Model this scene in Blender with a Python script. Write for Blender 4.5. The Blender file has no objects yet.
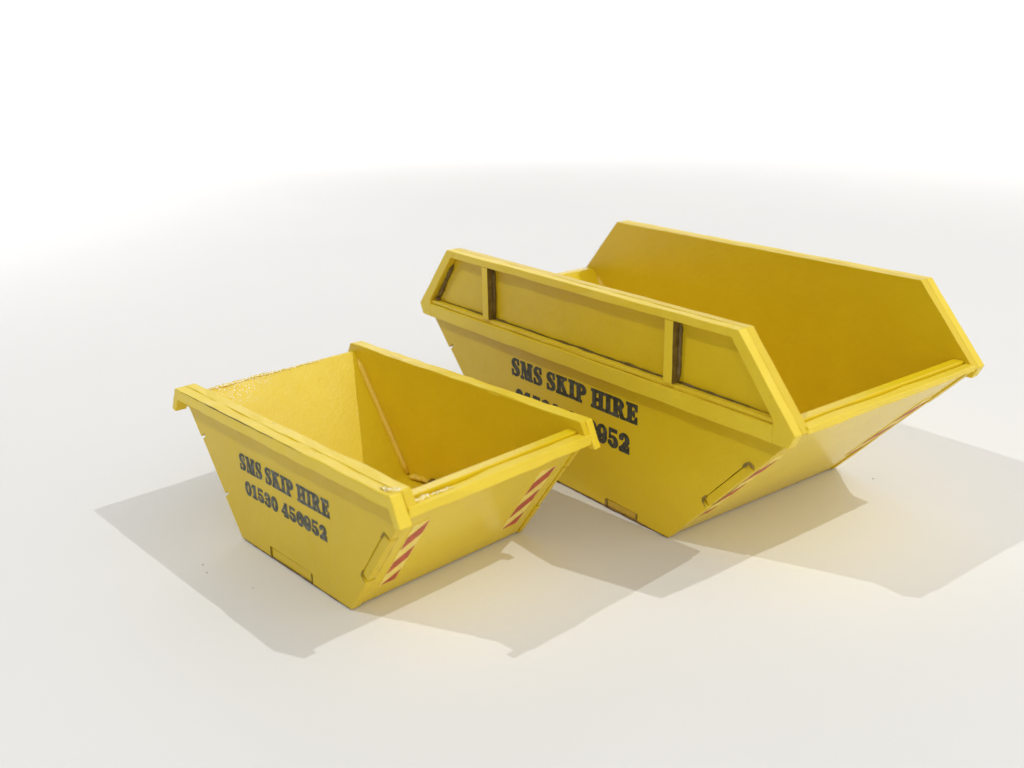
import bpy, bmesh, math, random
from mathutils import Vector, Matrix, noise

U = 0.1                                   # one working unit is a tenth of a Blender unit
S = bpy.context.scene
COL = S.collection
random.seed(7)

# ------------------------------------------------------------------ camera
F_PX, PITCH, ROLL = 1008.27, 0.33569, -0.02006
cam_d = bpy.data.cameras.new('camera')
cam = bpy.data.objects.new('camera', cam_d); COL.objects.link(cam)
cp, sp = math.cos(PITCH), math.sin(PITCH)
fw = Vector((0, cp, -sp)); up0 = Vector((0, sp, cp)); rt0 = Vector((1, 0, 0))
cr, sr = math.cos(ROLL), math.sin(ROLL)
rt = rt0 * cr + up0 * sr; up = -rt0 * sr + up0 * cr
m = Matrix((rt, up, -fw)).transposed().to_4x4(); m.translation = Vector((0, 0, 10 * U))
cam.matrix_world = m
cam_d.sensor_width = 36; cam_d.lens = 36 * F_PX / 1024
cam_d.clip_start = 0.01; cam_d.clip_end = 200
cam_d.dof.use_dof = True; cam_d.dof.focus_distance = 21.8 * U; cam_d.dof.aperture_fstop = 2.5
S.camera = cam

# ------------------------------------------------------------------ room light and added fill
W = bpy.data.worlds.new('World'); S.world = W; W.use_nodes = True
bg = W.node_tree.nodes['Background']
bg.inputs['Color'].default_value = (1.0, 0.97, 0.945, 1)
# room glow with fill added from the right front, lifting the overhanging ends
wn = W.node_tree
wtc = wn.nodes.new('ShaderNodeTexCoord'); wdot = wn.nodes.new('ShaderNodeVectorMath'); wdot.operation = 'DOT_PRODUCT'
wdot.inputs[1].default_value = (0.70, -0.66, 0.26)
wn.links.new(wtc.outputs['Generated'], wdot.inputs[0])
wmr = wn.nodes.new('ShaderNodeMapRange'); wmr.interpolation_type = 'SMOOTHSTEP'
wmr.inputs[1].default_value = -0.35; wmr.inputs[2].default_value = 1.0; wmr.inputs[3].default_value = 0.05; wmr.inputs[4].default_value = 1.17
wn.links.new(wdot.outputs['Value'], wmr.inputs[0]); wn.links.new(wmr.outputs[0], bg.inputs['Strength'])

def lamp_dir(el, az):
    e, a = math.radians(el), math.radians(az)
    return Vector((math.cos(e) * math.cos(a), math.cos(e) * math.sin(a), math.sin(e)))
def disc_lamp(name, target, el, az, dist, size, power, color):
    l = bpy.data.lights.new(name, 'AREA'); l.shape = 'DISK'; l.size = size; l.energy = power; l.color = color
    o = bpy.data.objects.new(name, l); COL.objects.link(o)
    d = lamp_dir(el, az); o.location = Vector(target) + d * dist
    o.rotation_euler = d.to_track_quat('Z', 'Y').to_euler()
    return o
disc_lamp('ceiling_lamp', (0.1, 2.0, 0.3), 54.8, -10.8, 11.0, 0.085, 345, (0.98, 1.0, 0.98))
disc_lamp('ceiling_lamp', (0.1, 2.0, 0.3), 53.2, -174.4, 14.0, 0.10, 500, (0.95, 0.98, 0.98))
def spot(name, loc, aim, power, angle, size):
    l = bpy.data.lights.new(name, 'SPOT'); l.energy = power; l.spot_size = math.radians(angle); l.spot_blend = 1.0
    l.shadow_soft_size = size
    o = bpy.data.objects.new(name, l); COL.objects.link(o); o.location = loc
    o.rotation_euler = (Vector(loc) - Vector(aim)).to_track_quat('Z', 'Y').to_euler()
spot('added_backdrop_spot', (-7.6, 6.4, 10), (-7.8, 6.6, 0), 3600, 76, .8)  # added spots that fade the backdrop to white
spot('added_backdrop_spot', (-2, 12, 10), (-1.5, 14.6, 0), 3000, 84, .8)
spot('added_backdrop_spot', (7, 9.5, 10), (7.5, 11.5, 0), 2600, 92, .8)

S.view_settings.view_transform = 'Standard'; S.view_settings.look = 'None'
S.view_settings.exposure = 0; S.view_settings.gamma = 1

# ------------------------------------------------------------------ materials
def new_mat(name):
    m = bpy.data.materials.new(name); m.use_nodes = True
    nt = m.node_tree; return m, nt, nt.nodes['Principled BSDF']
def node(nt, t, **kw):
    n = nt.nodes.new(t)
    for k, v in kw.items():
        if k in n.inputs.keys(): n.inputs[k].default_value = v
        else: setattr(n, k, v)
    return n
def ramp(nt, src, p0, c0, p1, c1):
    r = nt.nodes.new('ShaderNodeValToRGB'); e = r.color_ramp.elements
    e[0].position = p0; e[0].color = c0; e[1].position = p1; e[1].color = c1
    nt.links.new(src, r.inputs[0]); return r.outputs[0]
def mix(nt, fac, a, b):
    x = nt.nodes.new('ShaderNodeMix'); x.data_type = 'RGBA'
    for s, v in ((0, fac), (6, a), (7, b)):
        if hasattr(v, 'links'): nt.links.new(v, x.inputs[s])
        else: x.inputs[s].default_value = v
    return x.outputs[2]
G = lambda v: (v, v, v, 1)

def paint(name, base, dirt=0.5, rough=0.34, glitter=0.0, b_hi=.22, b_lo=.30, rvar=1.0, specks=None):
    m, nt, b = new_mat(name); L = nt.links.new
    tc = node(nt, 'ShaderNodeTexCoord').outputs['Object']
    def nz(scale, det=4, rgh=.6):
        n = node(nt, 'ShaderNodeTexNoise', Scale=scale, Detail=det, Roughness=rgh); L(tc, n.inputs['Vector']); return n.outputs['Fac']
    big = ramp(nt, nz(9), .35, G(0), .7, G(1))
    dark = tuple(c * k for c, k in zip(base[:3], (.96, .94, .85))) + (1,)
    col = mix(nt, big, base, dark)
    # worn brown wash: small irregular flecks and smears that belong to the model
    fleck = ramp(nt, nz(70, 6, .7), .665, G(0), .74, G(dirt))
    area = ramp(nt, nz(6, 3), .45, G(0), .62, G(1))
    mul = node(nt, 'ShaderNodeMath', operation='MULTIPLY'); L(fleck, mul.inputs[0]); L(area, mul.inputs[1])
    col = mix(nt, mul.outputs[0], col, (.16, .085, .015, 1))
    if specks:                                             # sparkle highlights painted as pale specks, thickest along the rim
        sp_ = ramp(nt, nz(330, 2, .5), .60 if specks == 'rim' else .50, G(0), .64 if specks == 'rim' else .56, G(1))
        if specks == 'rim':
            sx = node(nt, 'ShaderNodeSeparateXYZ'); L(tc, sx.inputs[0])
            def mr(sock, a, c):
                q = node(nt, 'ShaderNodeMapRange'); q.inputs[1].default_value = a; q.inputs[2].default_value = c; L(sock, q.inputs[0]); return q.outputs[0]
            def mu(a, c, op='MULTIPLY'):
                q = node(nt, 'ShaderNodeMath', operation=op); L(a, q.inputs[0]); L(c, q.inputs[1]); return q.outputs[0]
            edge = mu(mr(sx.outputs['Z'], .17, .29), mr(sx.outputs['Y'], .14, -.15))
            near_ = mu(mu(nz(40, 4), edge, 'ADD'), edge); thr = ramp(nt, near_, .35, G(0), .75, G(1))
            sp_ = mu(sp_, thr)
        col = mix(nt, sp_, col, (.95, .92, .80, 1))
    L(col, b.inputs['Base Color'])
    rr = node(nt, 'ShaderNodeMapRange'); rr.inputs[3].default_value = rough - .07 * rvar; rr.inputs[4].default_value = rough + .14 * rvar
    L(nz(22, 5), rr.inputs[0]); L(rr.outputs[0], b.inputs['Roughness'])
    b.inputs['Specular IOR Level'].default_value = .5
    b1 = node(nt, 'ShaderNodeBump', Strength=b_hi, Distance=.0022); L(nz(150, 5, .65), b1.inputs['Height'])
    b2 = node(nt, 'ShaderNodeBump', Strength=b_lo, Distance=.006); L(nz(24, 3), b2.inputs['Height'])
    L(b1.outputs[0], b2.inputs['Normal'])
    last = b2
    if glitter:
        v = node(nt, 'ShaderNodeTexNoise', Scale=520, Detail=2, Roughness=.6); L(tc, v.inputs['Vector'])
        b3 = node(nt, 'ShaderNodeBump', Strength=glitter, Distance=.003); L(v.outputs['Fac'], b3.inputs['Height'])
        L(b2.outputs[0], b3.inputs['Normal']); last = b3
        b.inputs['Coat Roughness'].default_value = .10
        L(ramp(nt, nz(16, 4), .48, G(.0), .62, G(.7)), b.inputs['Coat Weight'])
        L(b3.outputs[0], b.inputs['Coat Normal'])
    L((b2 if glitter else last).outputs[0], b.inputs['Normal'])
    return m
YEL = (.74, .535, .012, 1)
M_PAINT = paint('yellow_paint', YEL, .55)
M_RAIL = paint('yellow_rail_paint', (.84, .635, .035, 1), .85, .36)
M_END = paint('glossy_yellow_paint', (.79, .585, .012, 1), .4, .24, b_hi=.05, b_lo=.06, rvar=.12)
M_GLINT = paint('glint_yellow_paint', (.80, .61, .010, 1), .3, .36, b_hi=.3, b_lo=.10, specks='rim')  # sparkle near the rim is painted into the colour
M_BEAD = paint('thick_yellow_paint', (.80, .56, .05, 1), .9, .25)
M_TAB = paint('stained_yellow_paint', (.62, .42, .04, 1), .9, .4)
def flat(name, c, rough=.6, var=.25, scale=60):
    m, nt, b = new_mat(name)
    tc = node(nt, 'ShaderNodeTexCoord').outputs['Object']
    n = node(nt, 'ShaderNodeTexNoise', Scale=scale, Detail=4); nt.links.new(tc, n.inputs['Vector'])
    c2 = tuple(min(1, x * (1 + var) + .02 * var) for x in c[:3]) + (1,)
    nt.links.new(mix(nt, ramp(nt, n.outputs['Fac'], .4, G(0), .65, G(1)), c, c2), b.inputs['Base Color'])
    b.inputs['Roughness'].default_value = rough
    return m
M_INK = flat('black_ink', (.022, .024, .018, 1), .5, 1.2)
M_INK2 = flat('worn_black_ink', (.035, .038, .028, 1), .5, 2.0, 110)
M_DECAL = flat('pale_yellow_decal', (.84, .66, .14, 1), .45, .15)
M_RED = flat('red_decal', (.42, .06, .022, 1), .45, .35, 90)
M_OLIVE = flat('olive_grime', (.20, .135, .02, 1), .5, .5, 60)
M_WASH_SHADE = flat('brown_wash_shade', (.125, .08, .012, 1), .4, .5, 60)
M_GLOSS = paint('wet_yellow_glint_paint', (.84, .64, .06, 1), .1, .12, specks='all')  # white glints painted all over
M_GRIME = flat('brown_residue', (.14, .075, .02, 1), .35, .8, 90)

mp, nt, b = new_mat('white_card')
tc = node(nt, 'ShaderNodeTexCoord').outputs['Object']
n = node(nt, 'ShaderNodeTexNoise', Scale=.9, Detail=3); nt.links.new(tc, n.inputs['Vector'])
n2 = node(nt, 'ShaderNodeTexNoise', Scale=60, Detail=6, Roughness=.7); nt.links.new(tc, n2.inputs['Vector'])
c = mix(nt, n.outputs['Fac'], (.80, .80, .80, 1), (.835, .83, .82, 1))
nt.links.new(c, b.inputs['Base Color']); b.inputs['Roughness'].default_value = .75
bp = node(nt, 'ShaderNodeBump', Strength=.10, Distance=.004); nt.links.new(n2.outputs['Fac'], bp.inputs['Height'])
nt.links.new(bp.outputs[0], b.inputs['Normal'])
M_CARD = mp

# ------------------------------------------------------------------ helpers
def link(name, bm, mat, parent=None, bevel=0.0, smooth=False, seg=2, rough=0.0, rough_xz=False):
    me = bpy.data.meshes.new(name)
    if rough:                                              # hand-cut edges: split the long ones and let them wander
        for cut in (5, 3):
            es = [e for e in bm.edges if e.calc_length() > (1.1 if cut == 5 else .5)]
            if es: bmesh.ops.subdivide_edges(bm, edges=es, cuts=cut)
        for v in bm.verts:
            n_ = noise.noise_vector(v.co * 2.6 + Vector((len(bm.verts) % 17, 0, 0))); n2_ = noise.noise_vector(v.co * 9)
            d_ = (n_ + n2_ * .5) * rough
            if rough_xz: d_.y = 0                          # faces that carry print stay flat
            v.co += d_
    bmesh.ops.scale(bm, vec=(U, U, U), verts=bm.verts)
    bmesh.ops.recalc_face_normals(bm, faces=bm.faces)
    bm.to_mesh(me); bm.free()
    me.materials.append(mat)
    o = bpy.data.objects.new(name, me); COL.objects.link(o)
    if parent: o.parent = parent
    if bevel:
        md = o.modifiers.new('bevel', 'BEVEL'); md.width = bevel * U; md.segments = seg
        md.limit_method = 'ANGLE'; md.angle_limit = math.radians(35); md.harden_normals = False
    if smooth:
        for p in me.polygons: p.use_smooth = True
    return o
def prism(bm, poly, y0, y1):
    """polygon in x-z extruded from y0 to y1"""
    lo = [bm.verts.new((x, y0, z)) for x, z in poly]; hi = [bm.verts.new((x, y1, z)) for x, z in poly]
    n = len(poly)
    bm.faces.new(lo); bm.faces.new(hi[::-1])
    for i in range(n):
        j = (i + 1) % n; bm.faces.new((lo[i], hi[i], hi[j], lo[j]))
def bar(bm, p0, p1, a, b_, n=None, jit=.010, seed=0):
    """bar from p0 to p1; a, b_ are the full edge vectors of its section; sections wobble slightly (hand cut card)"""
    p0, p1, a, b_ = map(Vector, (p0, p1, a, b_))
    ln = (p1 - p0).length
    if n is None: n = max(2, int(ln / .45))
    rings = []
    for i in range(n + 1):
        t = i / n; c = p0.lerp(p1, t)
        ring = []
        for k, (u, v) in enumerate(((0, 0), (1, 0), (1, 1), (0, 1))):
            q = c + a * u + b_ * v
            j = Vector((0, 0, 0))
            if 0 < i < n:
                s = noise.noise_vector(Vector((q.x * 1.3 + seed, q.y * 1.3, q.z * 1.3 + k * 3.1)))
                j = a.normalized() * s.x * jit * 1.6 + b_.normalized() * s.y * jit * 1.6
            ring.append(bm.verts.new(q + j))
        rings.append(ring)
    for r0, r1 in zip(rings, rings[1:]):
        for k in range(4):
            l = (k + 1) % 4; bm.faces.new((r0[k], r0[l], r1[l], r1[k]))
    bm.faces.new(rings[0][::-1]); bm.faces.new(rings[-1])
def tube(bm, pts, rad, seg=8, wob=.35, seed=0):
    rings = []
    for i, p in enumerate(pts):
        p = Vector(p); d = (Vector(pts[min(i + 1, len(pts) - 1)]) - Vector(pts[max(i - 1, 0)])).normalized()
        x = d.orthogonal().normalized(); y = d.cross(x)
        r = rad * (1 + wob * noise.noise(Vector((i * .7, seed, 0)))) * (.5 if i in (0, len(pts) - 1) else 1)
        rings.append([bm.verts.new(p + (x * math.cos(2 * math.pi * k / seg) + y * math.sin(2 * math.pi * k / seg)) * r) for k in range(seg)])
    for r0, r1 in zip(rings, rings[1:]):
        for k in range(seg):
            l = (k + 1) % seg; bm.faces.new((r0[k], r0[l], r1[l], r1[k]))
    bm.faces.new(rings[0][::-1]); bm.faces.new(rings[-1])
def lump(bm, c, r, sx=1, sy=1, sz=1, seed=0, sub=3):
    g = bmesh.ops.create_icosphere(bm, subdivisions=sub, radius=1)
    for v in g['verts']:
        k = 1 + .35 * noise.noise(v.co * 1.7 + Vector((seed, 0, 0))) + .15 * noise.noise(v.co * 5 + Vector((seed, 3, 0)))
        v.co = Vector(c) + Vector((v.co.x * sx, v.co.y * sy, v.co.z * sz)) * r * k

# ------------------------------------------------------------------ slab lettering (glyphs as implicit shapes, contoured)
def bx(x0, x1, y0, y1): return lambda x, y: min(x - x0, x1 - x, y - y0, y1 - y)
def el(cx, cy, rx, ry): return lambda x, y: (1 - math.hypot((x - cx) / rx, (y - cy) / ry)) * min(rx, ry)
def pg(*P):
    def f(x, y):
        d = 9; n = len(P); area = sum(P[i][0] * P[(i + 1) % n][1] - P[(i + 1) % n][0] * P[i][1] for i in range(n)); s = 1 if area > 0 else -1
        for i in range(n):
            (ax, ay), (bx_, by) = P[i], P[(i + 1) % n]; L = math.hypot(bx_ - ax, by - ay)
            d = min(d, s * ((bx_ - ax) * (y - ay) - (by - ay) * (x - ax)) / L)
        return d
    return f
def un(*F): return lambda x, y: max(f(x, y) for f in F)
def su(a, *F): return lambda x, y: min(a(x, y), *[-f(x, y) for f in F])
SF = .13
def stem(x0, w, ov=.10): return un(bx(x0, x0 + w, 0, 1), bx(x0 - ov, x0 + w + ov, 0, SF), bx(x0 - ov, x0 + w + ov, 1 - SF, 1))
def g_S():
    up_ = su(el(.36, .72, .34, .29), el(.40, .74, .14, .17), bx(.36, .8, .50, .72))
    lo_ = su(el(.38, .29, .36, .30), el(.33, .27, .15, .17), bx(-.1, .34, .30, .50))
    spine = pg((.06, .62), (.24, .82), (.70, .38), (.52, .18))
    return un(up_, lo_, spine, bx(.56, .68, .66, 1), bx(.03, .15, 0, .34)), .75
def g_five():
    return un(bx(.08, .64, .83, 1), bx(.08, .18, .45, .95), su(el(.36, .31, .35, .32), el(.30, .31, .12, .20), bx(-.1, .28, .30, .50)), el(.15, .22, .14, .13)), .74
def g_nine():
    return un(su(el(.36, .66, .35, .35), el(.36, .68, .11, .22)), su(el(.33, .42, .38, .43), el(.28, .44, .17, .30), bx(-.2, .8, .46, 1.2)), el(.16, .18, .13, .13)), .74
def rot(f, w): return lambda x, y: f(w - x, 1 - y)
GL = {
 'S': g_S(), 'I': (stem(.10, .30), .50),
 'M': (un(bx(.12, .22, 0, 1), bx(.02, .32, 0, SF), bx(.02, .30, 1 - SF, 1), pg((.10, 1), (.40, 1), (.66, .12), (.46, .0)), pg((.46, 0), (.56, 0), (.88, 1), (.74, 1)), stem(.74, .28, .09)), 1.13),
 'K': (un(stem(.10, .29), pg((.34, .36), (.30, .52), (.62, .92), (.74, .92)), bx(.54, .88, 1 - SF, 1), pg((.38, .62), (.56, .70), (.92, .10), (.60, .10)), bx(.52, .98, 0, SF)), .98),
 'P': (un(stem(.10, .30), su(un(el(.46, .72, .37, .28), bx(.2, .46, .44, 1)), el(.44, .72, .12, .15), bx(.38, .44, .57, .87))), .84),
 'H': (un(stem(.10, .28), stem(.60, .28), bx(.3, .7, .43, .57)), .98),
 'R': (un(stem(.10, .29), su(un(el(.46, .74, .36, .26), bx(.2, .46, .48, 1)), el(.44, .74, .12, .13), bx(.38, .44, .61, .87)), pg((.42, .54), (.66, .54), (.88, .06), (.60, .06)), bx(.60, .96, 0, .10)), .96),
 'E': (un(stem(.10, .29), bx(.1, .78, 1 - SF, 1), bx(.1, .78, 0, SF), pg((.78, 1), (.66, 1), (.56, .86), (.70, .66), (.78, .66)), pg((.78, 0), (.66, 0), (.56, .14), (.70, .36), (.78, .36)), bx(.3, .58, .44, .56), bx(.50, .60, .34, .66)), .84),
 '0': (su(el(.36, .5, .36, .52), el(.36, .5, .105, .38)), .74),
 '1': (un(bx(.17, .46, 0, 1), bx(.02, .60, 0, SF), pg((.46, 1), (.17, 1), (.0, .84), (.0, .74), (.24, .80))), .62),
 '2': (un(su(el(.36, .68, .34, .33), el(.30, .68, .12, .20), bx(-.1, .30, .36, .62), bx(-.1, .9, .3, .50)), el(.15, .76, .14, .14), pg((.68, .56), (.36, .50), (.0, .12), (.30, .06)), bx(.02, .70, 0, .22), bx(.60, .70, 0, .36)), .74),
 '3': (un(su(el(.36, .73, .32, .28), el(.30, .73, .12, .16), bx(-.1, .28, .55, .72)), su(el(.36, .29, .35, .30), el(.30, .29, .13, .17), bx(-.1, .26, .30, .50)), el(.15, .80, .12, .12), el(.14, .20, .13, .13), bx(.24, .44, .44, .58)), .74),
 '4': (un(bx(.38, .64, 0, 1), bx(.26, .74, 0, SF), bx(.0, .76, .22, .36), pg((.0, .30), (.14, .30), (.52, .92), (.46, 1)), pg((.40, 1), (.64, 1), (.5, .8))), .80),
 '5': g_five(), '9': g_nine(),
}
GL['6'] = (rot(GL['9'][0], .72), .74)
def glyph_cells(f, w, step):
    """polygons (lists of points) covering f>0, contour interpolated"""
    nx, ny = int((w + .24) / step) + 1, int(1.08 / step) + 1
    V = [[f(-.12 + i * step, -.04 + j * step) for j in range(ny + 1)] for i in range(nx + 1)]
    out = []
    for j in range(ny):
        run = None
        for i in range(nx + 1):
            full = i < nx and V[i][j] > 0 and V[i + 1][j] > 0 and V[i + 1][j + 1] > 0 and V[i][j + 1] > 0
            if full:
                if run is None: run = i
                continue
            if run is not None:
                X0, X1, Y0 = -.12 + run * step, -.12 + i * step, -.04 + j * step
                out.append([(X0, Y0), (X1, Y0), (X1, Y0 + step), (X0, Y0 + step)]); run = None
            if i == nx: break
            cs = [(i, j), (i + 1, j), (i + 1, j + 1), (i, j + 1)]
            poly = []
            for k in range(4):
                a, c = cs[k], cs[(k + 1) % 4]; va, vc = V[a[0]][a[1]], V[c[0]][c[1]]
                pa = (-.12 + a[0] * step, -.04 + a[1] * step); pc = (-.12 + c[0] * step, -.04 + c[1] * step)
                if va > 0: poly.append(pa)
                if (va > 0) != (vc > 0):
                    t = va / (va - vc); poly.append((pa[0] + (pc[0] - pa[0]) * t, pa[1] + (pc[1] - pa[1]) * t))
            if len(poly) >= 3: out.append(poly)
    return out
_cache = {}
def lettering(text, x0, x1, z0, z1, y, mat, parent, gap=.07, space=.34):
    adv = 0; place = []
    for ch in text:
        if ch == ' ': adv += space; continue
        place.append((ch, adv)); adv += GL[ch][1] + gap
    total = adv - gap; sx = (x1 - x0) / total; h = z1 - z0
    bm = bmesh.new()
    for ch, ad in place:
        if ch not in _cache: _cache[ch] = glyph_cells(lambda x, y, g=GL[ch][0]: g(x, y) + .03, GL[ch][1], .035)
        dz = random.uniform(-.012, .012)
        for poly in _cache[ch]:
            vs = [bm.verts.new((x0 + (ad + px) * sx, y, z0 + (py + dz) * h)) for px, py in poly]
            try: bm.faces.new(vs)
            except ValueError: pass
    bmesh.ops.remove_doubles(bm, verts=bm.verts, dist=.0008)
    o = link('lettering', bm, mat, parent)
    return o

# ------------------------------------------------------------------ the white sheet
def card():
    bm = bmesh.new(); prof = [(-60, 0), (10, 0), (60, 0), (95, 0)]
    R = 40
    for i in range(1, 17):
        a = math.radians(i * 90 / 16); prof.append((95 + R * math.sin(a), R - R * math.cos(a)))
    prof.append((95 + R, 110))
    rows = [[bm.verts.new((x, y, z)) for x in (-150, -50, 0, 50, 150)] for y, z in prof]
    for r0, r1 in zip(rows, rows[1:]):
        for k in range(4): bm.faces.new((r0[k], r0[k + 1], r1[k + 1], r1[k]))
    o = link('table_surface', bm, M_CARD, smooth=True); o['kind'] = 'structure'
card()

# ------------------------------------------------------------------ skips
def skip_body(root, P, seed):
    """the tub both skips share: two upright side panels, two sloping end panels, floor, end rails"""
    a0, a1, ab, H, h1, w, t, zs = (P[k] for k in ('a0', 'a1', 'ab', 'H', 'h1', 'w', 't', 'step'))
    k = (a1 - ab) / h1                                     # run of the sloping end per unit of height
    nd = P['nd']                                           # notch depth
    E = Vector((k, 1)).normalized(); N = Vector((-E.y, E.x))   # along the slope, and inward
    def on(z, d=0): return (ab + k * z + N.x * d, z + N.y * d)
    tb = P['tab_bottom']; ts = P['tab_slope']
    def right_edge():
        return [(ab, 0), on(ts[0]), on(ts[0], nd), on(ts[1], nd), on(ts[1]), (a1, h1), (a0, H)]
    R_ = right_edge(); Lf = [(-x, z) for x, z in R_][::-1]
    bot = []
    for x0, x1 in tb: bot += [(x0, 0), (x0, P['tbh']), (x1, P['tbh']), (x1, 0)]
    outline = Lf + bot + R_                                # runs left top -> down -> bottom -> right -> up
    for s in (-1, 1):
        w, t = P['near'] if s < 0 else P['far']
        bm = bmesh.new(); prism(bm, outline, s * w, s * (w - t))
        link('side_panel', bm, M_PAINT, root, bevel=.016, rough=.011, rough_xz=True)
        g = .045; gl = .014
        for x0, x1 in tb:                                  # tab of the floor showing in its slot
            bm = bmesh.new(); prism(bm, [(x0 + g, .006), (x1 - g, .006), (x1 - g, P['tbh'] - gl), (x0 + g, P['tbh'] - gl)], s * (w - .018), s * (w - t + .01))
            link('joint_tab', bm, M_TAB if P['dirty'] else M_PAINT, root, bevel=.01)
        for q in (1, -1):
            pl = [on(ts[0] + g, .012), on(ts[1] - g, .012), on(ts[1] - g, nd - gl), on(ts[0] + g, nd - gl)]
            bm = bmesh.new(); prism(bm, [(q * x, z) for x, z in pl], s * (w - .016), s * (w - t + .01))
            link('joint_tab', bm, M_PAINT, root, bevel=.01)
    yn, yf = -(P['near'][0] - P['near'][1] - .003), P['far'][0] - P['far'][1] - .003
    bm = bmesh.new(); prism(bm, [(-ab + .12, .03), (ab - .12, .03), (ab, .17), (-ab, .17)], yn - .001, yf + .001)
    link('floor_panel', bm, M_PAINT, root)
    ins = P['inset']; th = .47 - ins
    for q in (1, -1):
        bm = bmesh.new()
        zt = P['rail_top'] if q == 1 else P['rail_top_left']; zb = zt - P['rail_h']; z1 = zt + (P['step'] if q > 0 else P['step_left'])
        xs = a1 - .225                                     # the rail sits in this rebate
        xi = a1 - .43 if q > 0 else a1 - P['lip']
        pts = [(q * (ab - ins + k * .012), .012), (q * (ab - ins + k * (zb - .02)), zb - .02), (q * xs, zb - .02), (q * xs, z1),
               (q * xi, z1), (q * (xi - k * (z1 - .012)), .012)]
        prism(bm, pts, yn, yf)
        link('end_panel', bm, M_GLINT if (q < 0 and not P['dirty']) else M_END, root, bevel=.016)
        ex = P['rail_out']; yr = P['rail_y']; yr2 = P['rail_yf']; bm = bmesh.new()
        bar(bm, (q * (a1 + ex), -yr, zb), (q * (a1 + ex), yr2, zb), (-q * (.2 + ex), 0, 0), (0, 0, P['rail_h']), jit=.024, seed=seed + q)
        link('end_rail', bm, M_RAIL, root, bevel=.016)
    # wobbly filler beads in the inner corners
    for q in (1, -1):
        for s in (1, -1):
            bm = bmesh.new(); pts = []
            for i in range(15):
                z = .2 + (h1 - .27) * i / 14
                pts.append((q * ((a1 - .43 if q > 0 else a1 - P['lip']) - k * (h1 + P['step'] + .05 - z)) - q * .03 + .012 * noise.noise(Vector((i * .9, seed, q))), (s * (P['far' if s > 0 else 'near'][0] - P['far' if s > 0 else 'near'][1] - .025)) + .012 * noise.noise(Vector((i, seed + 5, s))), z))
            tube(bm, pts, .08, seed=seed + q + 3 * s)
            link('filler_bead', bm, M_BEAD, root, smooth=True)
    return k
def hazard(root, P, y0, y1, z0, z1, q, flip):
    """red and yellow marker plate lying on the end panel"""
    ab, a1, h1, ins = P['ab'], P['a1'], P['h1'], P['inset']; k = (a1 - ab) / h1
    nrm = Vector((1, 0, -k)).normalized()
    def pt(y, z, off): return Vector((q * (ab - ins + k * z), y, z)) + Vector((q * nrm.x, 0, nrm.z)) * off
    bm = bmesh.new(); th = .012
    lo = [bm.verts.new(pt(y, z, -.004)) for y, z in ((y0, z0), (y1, z0), (y1, z1), (y0, z1))]
    hi = [bm.verts.new(pt(y, z, th)) for y, z in ((y0, z0), (y1, z0), (y1, z1), (y0, z1))]
    bm.faces.new(lo); bm.faces.new(hi)
    for i in range(4): j = (i + 1) % 4; bm.faces.new((lo[i], lo[j], hi[j], hi[i]))
    pl = link('hazard_panel', bm, M_DECAL, root); pl['label'] = 'yellow marker panel with red diagonal stripes'
    # stripes: clip slanted bands to the rectangle (in y, z)
    W_, Hh = y1 - y0, z1 - z0; per = .68 * Hh / 1.7; sl = W_ * .8 * flip
    for i in range(-2, 5):
        c0 = i * per + .52 * per; c1 = c0 + per * .5
        # band between lines z = c + sl*u, u in 0..1
        poly = [(0, c0), (1, c0 + sl), (1, c1 + sl), (0, c1)]
        def clip(poly, f):
            out = []
            for a, b_ in zip(poly, poly[1:] + poly[:1]):
                fa, fb = f(a), f(b_)
                if fa >= 0: out.append(a)
                if (fa >= 0) != (fb >= 0):
                    t = fa / (fa - fb); out.append((a[0] + (b_[0] - a[0]) * t, a[1] + (b_[1] - a[1]) * t))
            return out
        poly = clip(poly, lambda p: p[1] - .02)
        if poly: poly = clip(poly, lambda p: Hh - .02 - p[1])
        if len(poly) < 3: continue
        bm = bmesh.new(); bm.faces.new([bm.verts.new(pt(y0 + .02 + (W_ - .04) * u, z0 + z, th + .004)) for u, z in poly])
        link('stripe', bm, M_RED, pl)

def make_empty(name, x, y, yaw, label, cat, group):
    o = bpy.data.objects.new(name, None); COL.objects.link(o); o.empty_display_size = .1
    o.location = (x * U, y * U, 0.0022); o.rotation_euler = (0, 0, yaw)
    o['label'] = label; o['category'] = cat; o['group'] = group
    return o

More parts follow.
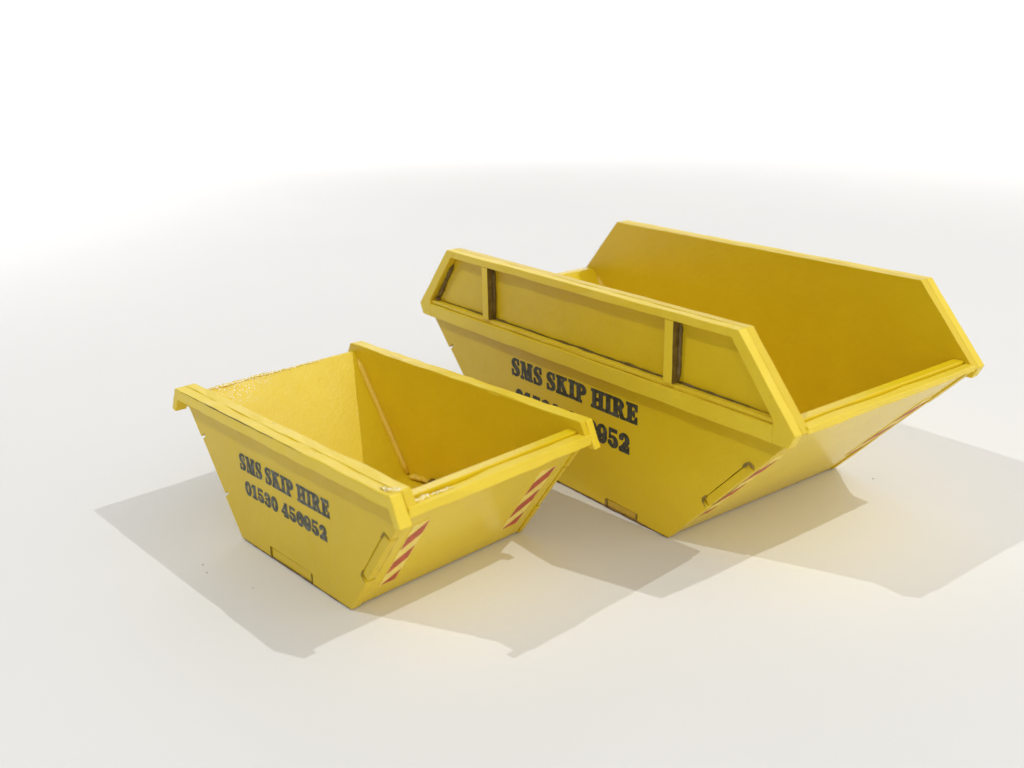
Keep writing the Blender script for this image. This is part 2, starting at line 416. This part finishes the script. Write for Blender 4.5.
# small open skip ---------------------------------------------------
A = dict(a0=3.779, a1=3.92, ab=2.003, H=2.979, h1=2.72, w=2.151, t=.20, step=.05, rail_top=2.74, rail_top_left=2.68, nd=.20,
         tab_bottom=[(-.84, .71)], tab_slope=(.78, 1.92), tbh=.235, inset=.04, rail_out=.03, rail_y=2.149, rail_yf=2.216, near=(2.151, .20), far=(2.22, .135), lip=.31, step_left=.13, rail_h=.20, dirty=False)
ra = make_empty('waste_skip', -2.825, 19.094, -.820,
                'small low yellow model skip with plain open tub, in front of the bigger skip', 'model skip', 'yellow model skips')
skip_body(ra, A, 1)
for s in (-1, 1):
    w, r = (A['w'], .26) if s < 0 else (2.22, .19)                                           # top rail with down-turned ends
    a0, a1, H, h1 = A['a0'], 4.036, A['H'], 2.50
    prof = [(-a0, H), (-a1, h1 - .04), (-a1 + .17, h1 - .07), (-a0 + .06, H - .25), (a0 - .06, H - .25), (a1 - .17, h1 - .07), (a1, h1 - .04), (a0, H)]
    bm = bmesh.new(); prism(bm, prof, s * (w + .004), s * (w + r))
    link('side_rail', bm, M_RAIL, ra, bevel=.018, rough=.018)
    bm = bmesh.new()                                        # flat cap strip on the plate edge, a hair higher than the rail
    bar(bm, (-a0 + .03, s * (w + .03), H - .06), (a0 - .03, s * (w + .03), H - .06), (0, -s * (.23 if s < 0 else .155), 0), (0, 0, .072), jit=.022, seed=s)
    link('cap_strip', bm, M_RAIL, ra, bevel=.012)
yl = -(A['w'] + .004)
lettering('SMS SKIP HIRE', -1.71, 1.54, 1.695, 2.045, yl, M_INK2, ra)
lettering('01530 456952', -1.59, 1.38, 1.165, 1.465, yl, M_INK2, ra, gap=.06)
hazard(ra, A, -1.70, -1.32, .42, 2.08, 1, 1)
hazard(ra, A, 1.32, 1.76, .46, 2.12, 1, 1)
def lumpy(name, pts, rad, mat, parent, n=60, amp=.6, seg=10, seed=0, squash=1.0, fr=9):
    """one continuous ragged bead of dried paint, glue, grime or painted shade through pts"""
    P_ = [Vector(p) for p in pts]; ln = [0]
    for a, c in zip(P_, P_[1:]): ln.append(ln[-1] + (c - a).length)
    bm = bmesh.new(); rings = []
    for i in range(n + 1):
        d = ln[-1] * i / n; j = max(k for k in range(len(P_) - 1) if ln[k] <= d + 1e-9)
        c = P_[j].lerp(P_[j + 1], (d - ln[j]) / (ln[j + 1] - ln[j])); t = (P_[j + 1] - P_[j]).normalized()
        x = t.cross(Vector((0, 0, 1)));  x = x.normalized() if x.length > .1 else t.orthogonal().normalized(); y = t.cross(x)
        tap = min(1, .15 + 6 * min(i, n - i) / n)
        ring = []
        for k in range(seg):
            u = math.cos(2 * math.pi * k / seg); v = math.sin(2 * math.pi * k / seg)
            q = c + x * u + y * v
            r_ = rad * tap * (1 + amp * noise.noise(q * fr + Vector((seed, 0, 0))) + amp * .8 * noise.noise(c * 2.3 + Vector((0, seed, 0))))
            ring.append(bm.verts.new(c + x * u * r_ + y * v * r_ * squash))
        rings.append(ring)
    for r0, r1 in zip(rings, rings[1:]):
        for k in range(seg): l = (k + 1) % seg; bm.faces.new((r0[k], r0[l], r1[l], r1[k]))
    bm.faces.new(rings[0][::-1]); bm.faces.new(rings[-1])
    return link(name, bm, mat, parent, smooth=True)
zi = .17
lumpy('residue_shade', [(-.95, 2.06, .27), (-.7, 2.06, .31), (-.35, 2.06, .30)], .12, M_WASH_SHADE, ra, n=40, amp=1.1, seed=3, squash=.5, fr=6)
lumpy('filler_smear', [(-1.6, 2.04, .2), (-1.2, 2.05, .25), (-.9, 2.06, .24)], .10, M_BEAD, ra, n=30, amp=1.0, seed=8, squash=.5, fr=6)
zt = 2.68 + A['step_left']
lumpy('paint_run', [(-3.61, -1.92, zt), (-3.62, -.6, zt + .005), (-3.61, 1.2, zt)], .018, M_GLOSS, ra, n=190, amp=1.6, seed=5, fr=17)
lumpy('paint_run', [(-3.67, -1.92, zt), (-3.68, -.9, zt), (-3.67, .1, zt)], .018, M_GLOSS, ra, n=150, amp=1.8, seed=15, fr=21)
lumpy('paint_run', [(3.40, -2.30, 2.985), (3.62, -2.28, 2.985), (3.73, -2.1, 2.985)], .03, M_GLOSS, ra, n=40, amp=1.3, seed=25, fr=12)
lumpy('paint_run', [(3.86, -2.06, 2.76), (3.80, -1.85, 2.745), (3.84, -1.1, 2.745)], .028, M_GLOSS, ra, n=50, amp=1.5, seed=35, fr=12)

def wash_lines(root, P, rr):
    ab, a1, h1, w = P['ab'], P['a1'], P['h1'], P['w']; k = (a1 - ab) / h1
    E_ = Vector((k, 1)).normalized(); N_ = Vector((-E_.y, E_.x))
    def on(z, d): return (ab + k * z + N_.x * d, -(w + .001), z + N_.y * d)
    t0, t1 = P['tab_slope']; nd = P['nd']
    lumpy('grime_shade_line', [on(t0 - .02, .03), on(t0 + .0, nd * .9), on(t0 + .12, nd)], rr, M_OLIVE, root, n=24, amp=1.0, seed=61, squash=1, fr=8)
    lumpy('grime_shade_line', [on(t1 + .02, .03), on(t1 + .0, nd * .9), on(t1 - .15, nd)], rr, M_OLIVE, root, n=24, amp=1.0, seed=62, squash=1, fr=8)
    lumpy('grime_shade_line', [(-ab + .03, -(w + .0), .004), (ab - .01, -(w + .0), .004)], rr * .8, M_GRIME, root, n=120, amp=.9, seed=81, fr=4)  # contact shade drawn as a dark line along the base edge
    wi = w - P['near'][1] - .006
    def en(z): return (ab - P['inset'] + k * z, -wi, z)
    lumpy('grime_shade_line', [en(.02), en(h1 * .45), en(h1 - .2)], rr * .9, M_OLIVE, root, n=90, amp=1.0, seed=83, fr=4)
    for x0, x1 in P['tab_bottom']:
        if x1 < 0 and P['dirty']: continue
        for xx in (x0 + .02, x1 - .02):
            lumpy('grime_shade_line', [(xx, -(w + .001), .02), (xx, -(w + .001), P['tbh'])], rr, M_OLIVE, root, n=10, amp=.8, seed=xx, fr=8)
wash_lines(ra, A, .012)
lumpy('grime_shade_line', [(-3.72, -2.409, 2.975), (-1.2, -2.412, 2.975), (1.2, -2.411, 2.972)], .009, M_OLIVE, ra, n=200, amp=1.6, seed=70, fr=2.2)

# large skip with raised framed sides -------------------------------
B = dict(a0=4.687, a1=6.072, ab=2.962, H=4.91, h1=3.293, w=2.84, t=.20, step=.05, rail_top=3.38, rail_top_left=3.38, nd=.20,
         tab_bottom=[(-2.03, -1.02), (1.02, 2.03)], tab_slope=(1.08, 2.25), tbh=.185, inset=.04, rail_out=.0, rail_y=2.70, rail_yf=2.70, near=(2.84, .20), far=(2.84, .20), lip=.43, step_left=.05, rail_h=.14, dirty=True)
rb = make_empty('waste_skip', 3.692, 22.773, -.932,
                'large yellow model skip with tall framed raised sides, behind the small skip', 'model skip', 'yellow model skips')
skip_body(rb, B, 9)
w, r = B['w'], .22
a0, a1, H, h1 = B['a0'], B['a1'], B['H'], B['h1']
ks = (a1 - a0) / (H - h1)
for s in (-1, 1):
    y0, y1 = s * (w + .004), s * (w + r)
    dy = y1 - y0
    tr = .17                                                # top rail height
    bm = bmesh.new()
    bar(bm, (-a0 + .283, y0, H - tr), (a0 - .283, y0, H - tr), (0, dy, 0), (0, 0, tr), n=24, jit=.012, seed=s)
    link('top_rail', bm, M_RAIL, rb, bevel=.015)
    zb = h1 - .27                                           # lower edge of the bottom rail
    for q in (1, -1):                                       # sloping end rails
        wd = .30
        prof = [(q * a0, H), (q * a1, h1), (q * (a1 - .13), zb),
                (q * (a1 - .50), zb), (q * (a1 - .50), h1 + .17), (q * (a0 + ks * tr - wd), H - tr), (q * (a0 - .28), H - tr), (q * (a0 - .28), H)]
        bm = bmesh.new(); prism(bm, prof, y0, y1 - s * .003)
        link('sloping_rail', bm, M_RAIL, rb, bevel=.015, rough=.010)
    bm = bmesh.new()
    bar(bm, (-a1 + .503, y0, zb), (a1 - .503, y0, zb), (0, dy, 0), (0, 0, .335), n=28, jit=.011, seed=4 + s)
    link('bottom_rail', bm, M_RAIL, rb, bevel=.014)
    bm = bmesh.new()                                        # thinner ledge strip lying on the bottom rail
    bar(bm, (-a1 + .506, y0, zb + .345), (a1 - .506, y0, zb + .345), (0, dy * .72, 0), (0, 0, .085), n=22, jit=.009, seed=8 + s)
    link('ledge_strip', bm, M_RAIL, rb, bevel=.015)
    for xc in (-3.10, 2.98):
        bm = bmesh.new()
        bar(bm, (xc - .115, y0, zb + .435), (xc - .115, y0, H - tr - .003), (.23, 0, 0), (0, dy * .97, 0), n=5, jit=.006, seed=xc)
        link('post', bm, M_RAIL, rb, bevel=.018)
        lumpy('residue_shade', [(xc + .135, s * (w + .03), zb + .46), (xc + .14, s * (w + .03), H - tr - .04)], .05, M_WASH_SHADE, rb, n=50, amp=.45, seed=xc, fr=5)  # brown wash and shade of the post corner, modelled as a dark bead
        bm = bmesh.new()                                    # dark wash plus recess shade, painted on the side face of the post
        bar(bm, (xc + .121, y0 + dy * .05, zb + .45), (xc + .121, y0 + dy * .05, H - tr - .01), (.008, 0, 0), (0, dy * .88, 0), n=18, jit=.012, seed=xc + 3)
        link('wash_shade_film', bm, M_WASH_SHADE, rb)
    lumpy('residue_shade', [(-a1 + .62, s * (w + .02), zb + .47), (-a0 - .0, s * (w + .02), H - tr - .22)], .055, M_WASH_SHADE, rb, n=40, amp=.6, seed=s + 40, fr=6)  # brown wash and recess shade inside the left sloping rail, as a dark bead
    lumpy('residue_shade', [(-a1 + .60, s * (w + .03), zb + .45), (-a1 + .70, s * (w + .03), zb + .45)], .06, M_GRIME, rb, n=10, amp=.5, seed=s + 50)
    lumpy('residue_shade', [(-a1 + .75, s * (w + .015), zb + .44), (a1 - .75, s * (w + .015), zb + .44)], .022, M_WASH_SHADE, rb, n=160, amp=1.2, seed=s + 60, fr=3)
wash_lines(rb, B, .024)
yl = -(w + .004)
lettering('SMS SKIP HIRE', -2.36, 1.99, 2.215, 2.64, yl, M_INK, rb)
lettering('01530 456952', -2.23, 1.76, 1.475, 1.90, yl, M_INK, rb, gap=.06)
hazard(rb, B, -2.62, -2.30, .65, 2.50, 1, 1)
hazard(rb, B, 2.26, 2.60, .65, 2.50, 1, 1)

# ------------------------------------------------------------------ specks on the sheet
def ground(px, py):
    d = fw * F_PX + rt * (px - 512) + up * (384 - py); k = -10 / d.z
    return Vector((0, 0, 10)) + d * k
LAB = ['tiny brown fleck left of the small skip, front one of a close pair', 'tiny brown fleck left of the small skip, rear one of a close pair',
       'tiny brown fleck alone near the front left bottom edge of the small skip', 'tiny brown fleck in the pale shadow right of the large skip']
for i, (px, py, sz) in enumerate([(207, 573, .016), (203, 565, .018), (253, 588, .014), (873, 479, .022)]):
    g = ground(px, py); bm = bmesh.new(); lump(bm, (0, 0, 0), sz * .75, 1.5, 1, .5, seed=i, sub=1)
    o = link('paint_fleck', bm, M_GRIME, None)
    o.location = (g.x * U, g.y * U, sz * .3 * U + .0002); o.rotation_euler = (0, 0, i * 1.3)
    o['label'] = LAB[i]; o['category'] = 'fleck'; o['group'] = 'loose flecks on the card'
